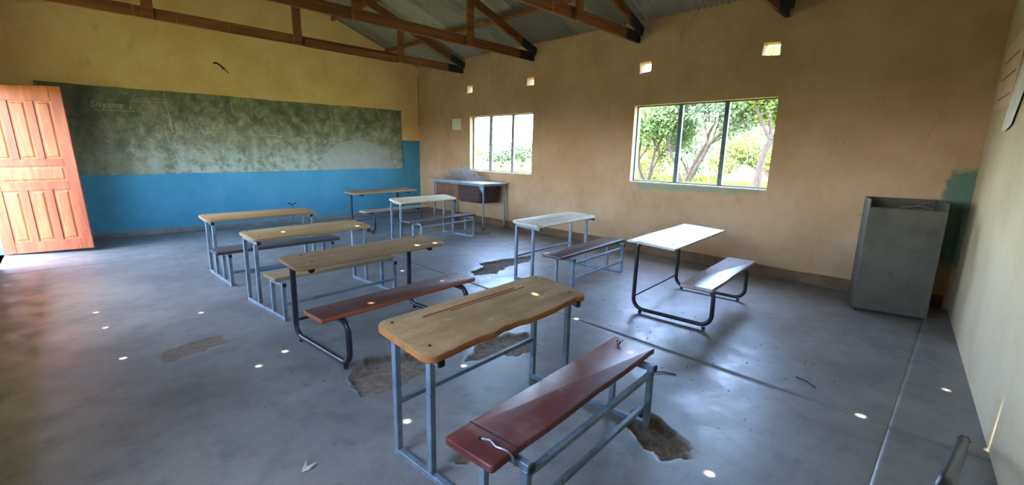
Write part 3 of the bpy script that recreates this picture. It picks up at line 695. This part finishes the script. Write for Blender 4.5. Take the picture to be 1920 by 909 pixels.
# local: +x into the corner (depth), -y towards the rear wall (width)
CW, CD, CH = .575, .46, 1.13
pl_ = lambda n, *a: MB().bbox(*a, .003).build(n, M_cab, ca)
pl_('front_panel', 0, .012, -CW, 0, .03, CH-.085); pl_('side_panel', .012, CD, -.012, 0, .03, CH); pl_('side_panel', .012, CD, -CW, -CW+.012, .03, CH)
pl_('back_panel', CD-.012, CD, -CW+.012, -.012, .03, CH); pl_('top_panel', .012, CD-.012, -CW+.012, -.012, CH-.19, CH-.18)
pl_('top_rim', 0, .014, -CW, 0, CH-.085, CH-.073)
for a, b in ((-.045, -.012), (-CW+.012, -CW+.06)): pl_('corner_bracket', .012, .07, a, b, CH-.085, CH-.077)
MB().bbox(.02, CD-.02, -CW+.03, -.03, 0, .03, .003).build('plinth', M_black, ca)
cr = random.Random(3)
for i, lab in enumerate(('thin pale twig lying across the top of the steel cabinet', 'bent grey twig on the steel cabinet, its end over the front rim', 'short dry twig at the back of the cabinet top')):
    pts = [(5.66, .42, .965), (5.68, .33, 1.05), (5.66, .25, 1.075), (5.655, .17, 1.068)]
    if i == 1: pts = [(5.72, .56, .96), (5.76, .45, 1.06), (5.74, .33, 1.085), (5.70, .24, 1.085)]
    if i == 2: pts = [(5.85, .55, .96), (5.90, .40, 1.05), (5.93, .25, 1.12)]
    o = MB().tube(pts, .004, 5, r1=.002).build('twig', M_twig); tag(o, lab, 'twig', 'twigs on the cabinet')

# ------------------------------------------------------------------ papers on walls
def sheet_yz(name, P, x, mat, label, cat, par=None):
    mb = MB(); n = len(P); mb.add([(x, y, z) for y, z in P]+[(x-.002, y, z) for y, z in P], [tuple(range(n)), tuple(range(2*n-1, n-1, -1))]+[(i, i+n, (i+1) % n+n, (i+1) % n) for i in range(n)])
    o = mb.build(name, mat, par); tag(o, label, cat); return o
sheet_yz('paper_notice', [(8.07, 1.975), (8.385, 1.98), (8.39, 2.215), (8.075, 2.205)], XW-.002, M_paper, 'small square paper notice beside the small window', 'notice')
def rear_sheet(name, P, mat, off, label, cat, curl=0):
    mb = MB(); n = len(P); f = lambda x, o_: rear_y(x)+o_
    mb.add([(x, f(x, off+c_), z) for x, z, c_ in P]+[(x, f(x, off+c_+.0015), z) for x, z, c_ in P], [tuple(range(n-1, -1, -1)), tuple(range(n, 2*n))]+[(i, (i+1) % n, (i+1) % n+n, i+n) for i in range(n)])
    o = mb.build(name, mat); tag(o, label, cat) if label else None; return o
ws = rear_sheet('wall_chart', [(6.10, 2.50, 0), (6.12, 2.25, 0), (6.10, 1.97, .004), (5.28, 1.95, .004), (5.2, 2.2, 0), (5.22, 2.53, 0)], M_pink, .003, 'pinkish paper chart pinned high on the rear wall', 'chart')
for z in (2.05, 2.22, 2.36):
    q = rear_sheet('ink_line', [(6.02, z, 0), (6.02, z-.012, 0), (5.34, z-.012, 0), (5.34, z, 0)], M_ink, .0062, None, None); q.parent = ws
rear_sheet('torn_paper', [(5.28, 1.75, .006), (5.22, 1.95, .003), (5.10, 2.2, .0), (4.6, 2.25, .0), (4.7, 2.0, .003), (4.9, 1.77, .006), (5.1, 1.74, .006)], M_paper, .009, 'torn white paper strip hanging beside the pinkish chart', 'paper')

# lizard-like mud streak on the back wall, sprig at the skirting
mb = MB(); mb.tube([(2.10, YB-.008, 2.935), (2.14, YB-.012, 2.955), (2.19, YB-.016, 2.925), (2.23, YB-.014, 2.895), (2.26, YB-.01, 2.865)], .016, 6, r1=.012); mb.tube([(2.25, YB-.008, 2.87), (2.33, YB-.006, 2.80)], .007, 5)
mb.tube([(2.24, YB-.008, 2.875), (2.225, YB-.005, 2.85)], .008, 5); mb.tube([(2.255, YB-.008, 2.875), (2.285, YB-.005, 2.88)], .006, 5)
o = mb.build('mud_streak', M_mud, None, True); tag(o, 'small dark brown mud streak on the yellow wall above the blackboard', 'mud')
sp_ = empty('dark_sprig', (3.24, YB-.03, 0)); tag(sp_, 'tiny dark sprig against the blue wall behind the desk nearest the door', 'plant')
MB().tube([(0, 0, 0), (.01, 0, .2), (0, .01, .36)], .004, 5).build('stem', M_leafd, sp_)
for s in (-1, 1):
    MB().add([(0, .008, .35), (s*.05, -.01, .40), (s*.10, -.005, .415), (s*.06, .012, .375)], [(0,1,2,3)]).build('leaf', M_leafd, sp_)

# ------------------------------------------------------------------ floor litter, bent tube
bt = empty('bent_steel_tube', (0, 0, 0)); tag(bt, 'bent dark steel tube propped on the floor beside the rear wall', 'steel tube')
MB().tube(fillet([(3.27, -.185, .036), (1.72, -.078, .565), (1.60, -.07, .0)], .09, 7), .023, 12).build('tube', M_dark, bt, True)
MB().tube([(3.29, -.186, .029), (3.262, -.184, .040)], .027, 6).build('end_nut', M_bolt, bt)
o = MB().tube([(3.47, .65, .005), (3.44, .585, .012), (3.40, .52, .004)], .0045, 5).build('twig', M_twigd); tag(o, 'dark twig lying on the open floor right of the nearest bench', 'twig', 'twigs on the floor')
o = MB().tube([(2.60, 1.37, .004), (2.74, 1.38, .01), (2.84, 1.32, .006), (2.87, 1.24, .004)], .004, 5).build('twig', M_twigd); tag(o, 'curved dry stalk on the floor behind the maroon bench end', 'twig', 'twigs on the floor')
lf = MB(); lf.add([(0, 0, .004), (.03, .012, .014), (.075, .006, .02), (.03, -.012, .008)], [(0,1,2,3)]); lf.add([(0, 0, .004), (.02, .03, .012), (.045, .055, .02), (.03, .02, .008)], [(0,1,2,3)])
o = lf.build('dry_leaf', M_leafp); o.location = (.62, 2.0, 0); tag(o, 'small pale curled leaf on the floor left of the nearest desk', 'leaf')
db = MB(); r_ = random.Random(21)
for i in range(230):
    if i < 130: x = r_.uniform(2.4, 4.2); y = r_.uniform(.6, 2.6)
    else: x = r_.uniform(.3, 5.8); y = r_.uniform(.3, 7.5)
    s = r_.uniform(.002, .007)*(1.3 if r_.random() < .1 else 1); a = r_.uniform(0, 6.28); c_, s_ = math.cos(a), math.sin(a)
    q = [(1, 0), (.2, .6), (-1, .3), (-.5, -.6)]
    vs_ = [(x+s*(p[0]*c_-p[1]*s_), y+s*(p[0]*s_+p[1]*c_)) for p in q]
    db.add([(*p, .0008) for p in vs_]+[(*p, .0008+s*.35) for p in vs_], [(4,5,6,7), (0,1,5,4), (1,2,6,5), (2,3,7,6), (3,0,4,7)])
o = db.build('floor_crumbs', M_twigd); tag(o, 'dark crumbs and flakes scattered over the cement floor', 'crumbs', kind='stuff')

# ------------------------------------------------------------------ outdoors
t = NT('grass_ground'); c = t.mix(t.rng(t.noise(.12, 6, .65), .35, .65), C(104, 106, 44), C(80, 90, 36)); c = t.mix(t.rng(t.noise(.9, 6, .7), .55, .7), c, C(118, 108, 58)); t.col(c); t.rough(.95); t.b.inputs['Specular IOR Level'].default_value = .1; M_grass = t.m
M_leaf = [simple('leaf_%d' % i, a, b, .9, .7, 0, spec=.2) for i, (a, b) in enumerate(((C(82, 102, 60), C(98, 114, 70)), (C(116, 122, 50), C(98, 110, 46)), (C(88, 106, 80), C(104, 120, 90))))]
for m_ in M_leaf:
    bs = m_.node_tree.nodes['Principled BSDF']
    ts = m_.node_tree.nodes.new('ShaderNodeBsdfTranslucent'); mx = m_.node_tree.nodes.new('ShaderNodeMixShader'); mx.inputs[0].default_value = .4
    src = bs.inputs['Base Color'].links[0].from_socket
    m_.node_tree.links.new(src, ts.inputs[0]); m_.node_tree.links.new(bs.outputs[0], mx.inputs[1]); m_.node_tree.links.new(ts.outputs[0], mx.inputs[2]); m_.node_tree.links.new(mx.outputs[0], m_.node_tree.nodes['Material Output'].inputs[0])
M_bark = simple('bark', C(76, 60, 50), C(54, 44, 36), 6, .95, .4, 20, (3, 3, .6))
GZ = -.25
mb = MB(); mb.add([(-160, -160, GZ), (220, -160, GZ), (220, 220, GZ), (-160, 220, GZ)], [(0,1,2,3)])
o = mb.build('ground', M_grass); o['kind'] = 'structure'
def tree(name, x, y, h, stems, spread, crown0, nleaf, ls, mat, seed, label, cat='tree', crown_r=None, flat=.6, density=1.0):
    r_ = random.Random(seed); root = empty(name, (x, y, GZ)); tag(root, label, cat, 'trees outside the windows')
    trunk = MB(); tips = []
    def grow(p, d, ln, rad, lev):
        n = 4; pts = [p]; q = p.copy(); dd = d.copy()
        for i in range(n):
            dd = (dd+Vector((r_.gauss(0, .12), r_.gauss(0, .12), r_.gauss(.03, .06)))).normalized(); q = q+dd*ln/n; pts.append(q.copy())
        trunk.tube(pts, rad, 6 if lev < 2 else 4, False, rad*.6)
        if lev >= 2: tips.extend(pts[1:])
        if lev < 3:
            for k in range(3 if lev else 3):
                a = r_.uniform(0, 6.28); s = r_.uniform(.45, .95)
                nd = (dd+Vector((math.cos(a)*s, math.sin(a)*s, r_.uniform(-.15, .35)))).normalized()
                grow(pts[-1 if k else 3], nd, ln*r_.uniform(.6, .8), rad*.55, lev+1)
    for s in range(stems):
        a = 6.28*s/stems+r_.uniform(-.4, .4)
        d = Vector((math.cos(a)*spread, math.sin(a)*spread, 1)).normalized() if stems > 1 else Vector((r_.gauss(0, .12), r_.gauss(0, .12), 1)).normalized()
        grow(Vector((math.cos(a)*.1*(stems > 1), math.sin(a)*.1*(stems > 1), -.1)), d, h*crown0, h*.024/(stems**.35), 0)
    trunk.build('trunk', M_bark, root, True)
    fo = MB()
    for i in range(nleaf):
        p = r_.choice(tips)+Vector((r_.gauss(0, .3*h/6), r_.gauss(0, .3*h/6), r_.gauss(0, .2*h/6)))
        a = r_.uniform(0, 6.28); e = r_.uniform(-1.1, 1.1); u = Vector((math.cos(a)*math.cos(e), math.sin(a)*math.cos(e), math.sin(e))); v = u.orthogonal().normalized()
        v = (v*math.cos(a*3)+u.cross(v)*math.sin(a*3)); s = ls*r_.uniform(.6, 1.3)
        fo.add([p-u*s, p+v*s*.5, p+u*s, p-v*s*.5], [(0,1,2,3)])
    q = fo.build('foliage', mat, root); q['kind'] = 'stuff'
    return root
def bush(x, y, h, w, mat, seed, label, n=1700, ls=.17):
    r_ = random.Random(seed); root = empty('bush', (x, y, GZ)); tag(root, label, 'bush', 'bushes outside the windows')
    st = MB()
    for k in range(6):
        a = r_.uniform(0, 6.28); st.tube([(0, 0, -.1), (math.cos(a)*w*.2, math.sin(a)*w*.2, h*.4), (math.cos(a)*w*.36, math.sin(a)*w*.36, h*.75)], .035, 4, False, .012)
    st.build('stem', M_bark, root)
    lob = [(r_.uniform(-.32, .32)*w, r_.uniform(-.32, .32)*w, r_.uniform(.3, .75)*h, r_.uniform(.2, .32)) for _ in range(9)]
    fo = MB()
    for i in range(n):
        lx, ly, lz, lr = r_.choice(lob); dvec = Vector((r_.gauss(0, 1), r_.gauss(0, 1), r_.gauss(0, 1))).normalized()
        rad = r_.uniform(.55, 1)**.5
        p = Vector((lx, ly, lz))+Vector((dvec.x*lr*w, dvec.y*lr*w, dvec.z*lr*h))*rad
        if p.z < .05: p.z = .05+r_.random()*.3
        a = r_.uniform(0, 6.28); e = r_.uniform(-1.2, 1.2); u = Vector((math.cos(a)*math.cos(e), math.sin(a)*math.cos(e), math.sin(e))); v = u.orthogonal().normalized(); s = ls*r_.uniform(.6, 1.3)
        fo.add([p-u*s, p+v*s*.55, p+u*s, p-v*s*.55], [(0,1,2,3)])
    q = fo.build('foliage', mat, root); q['kind'] = 'stuff'
    return root
tree('leafy_tree', 26.5, 12.1, 8.0, 4, .34, .36, 12000, .12, M_leaf[2], 4, 'many-stemmed pale green tree in the middle of the large window')
tree('slender_tree', 24.6, 7.5, 8.2, 1, 0, .34, 9000, .12, M_leaf[1], 31, 'single-trunked yellow-green tree at the right of the large window')
tree('leafy_tree', 27.0, 14.9, 7.4, 3, .45, .3, 9000, .12, M_leaf[0], 23, 'green tree at the left edge of the large window')
bs_ = [(31, 17.0, 3.6, 4.6, 1, 'yellow-green bush low at the left of the large window'), (33, 14.6, 4.6, 5.0, 2, 'bluish bush behind the many-stemmed tree'), (37.5, 13.9, 4.2, 5.0, 1, 'yellow bush between the two trees of the large window'),
       (40, 11.6, 4.2, 5.0, 0, 'green bush behind the single-trunked tree'), (35, 9.0, 3.6, 4.4, 1, 'yellowish bush right of the single-trunked tree'), (45, 20.0, 6.0, 9.0, 0, 'broad green bush far behind the large window trees'), (54, 14.5, 6.5, 9, 2, 'broad grey-green bush far behind the bare bank')]
bs_ += [(34, 42, 3.6, 5, 1, 'yellow-green bush at the left pane of the small window'), (38, 40.5, 3.4, 5, 2, 'bluish bush at the left mullion of the small window'), (41, 40, 4.2, 5.5, 2, 'tall pale bush in the middle pane of the small window'), (43, 38.5, 3.2, 5, 0, 'green bush at the right mullion of the small window'),
        (46, 38, 4.0, 5.5, 1, 'yellow bush in the right pane of the small window'), (49, 38, 4.2, 6, 2, 'pale bush at the right edge of the small window'), (36, 46, 4.2, 7, 2, 'far bluish bush behind the left pane of the small window')]
for i, (x, y, h, w, mi, lab) in enumerate(bs_): bush(x, y, h, w, M_leaf[mi], 40+i, lab)
# low bare earth bank
mb = MB(); n = 14
for i in range(n+1):
    t_ = i/n; x = 33.5+3.5*t_; y = 12.9-5.2*t_; hh = .95*math.sin(math.pi*min(1, max(0, t_)))**.5*(1+.15*mnoise.noise((t_*6, 2, 1)))
    mb.v += [(x-.9, y-.4, GZ-.05), (x-.3, y-.1, GZ+hh*.8), (x+.3, y+.1, GZ+hh), (x+1.2, y+.4, GZ-.05)]
for i in range(n):
    for k in range(3): a = i*4+k; mb.f.append((a, a+1, a+5, a+4))
o = mb.build('earth_bank', simple('earth', C(96, 66, 50), C(78, 54, 42), 2, .95, .4), None, True); tag(o, 'low bare brown earth bank beyond the trees', 'earth bank')
gr = MB(); r_ = random.Random(9)
for i in range(14000):
    d = r_.uniform(9, 46); a = r_.uniform(.62, 1.36); x, y = d*math.sin(a), d*math.cos(a)
    if x < XW+1.5: continue
    h_ = r_.uniform(.12, .42); s = h_*.12; b_ = r_.uniform(0, 6.28); lx, ly = r_.gauss(0, .12), r_.gauss(0, .12)
    gr.add([(x-s*math.cos(b_), y-s*math.sin(b_), GZ), (x+s*math.cos(b_), y+s*math.sin(b_), GZ), (x+lx, y+ly, GZ+h_)], [(0,1,2)])
M_blade = simple('grass_blade', C(108, 112, 42), C(86, 98, 36), .4, .8, 0, spec=.15)
o = gr.build('grass', M_blade); tag(o, 'tall yellow-green grass outside the windows', 'grass', kind='stuff')
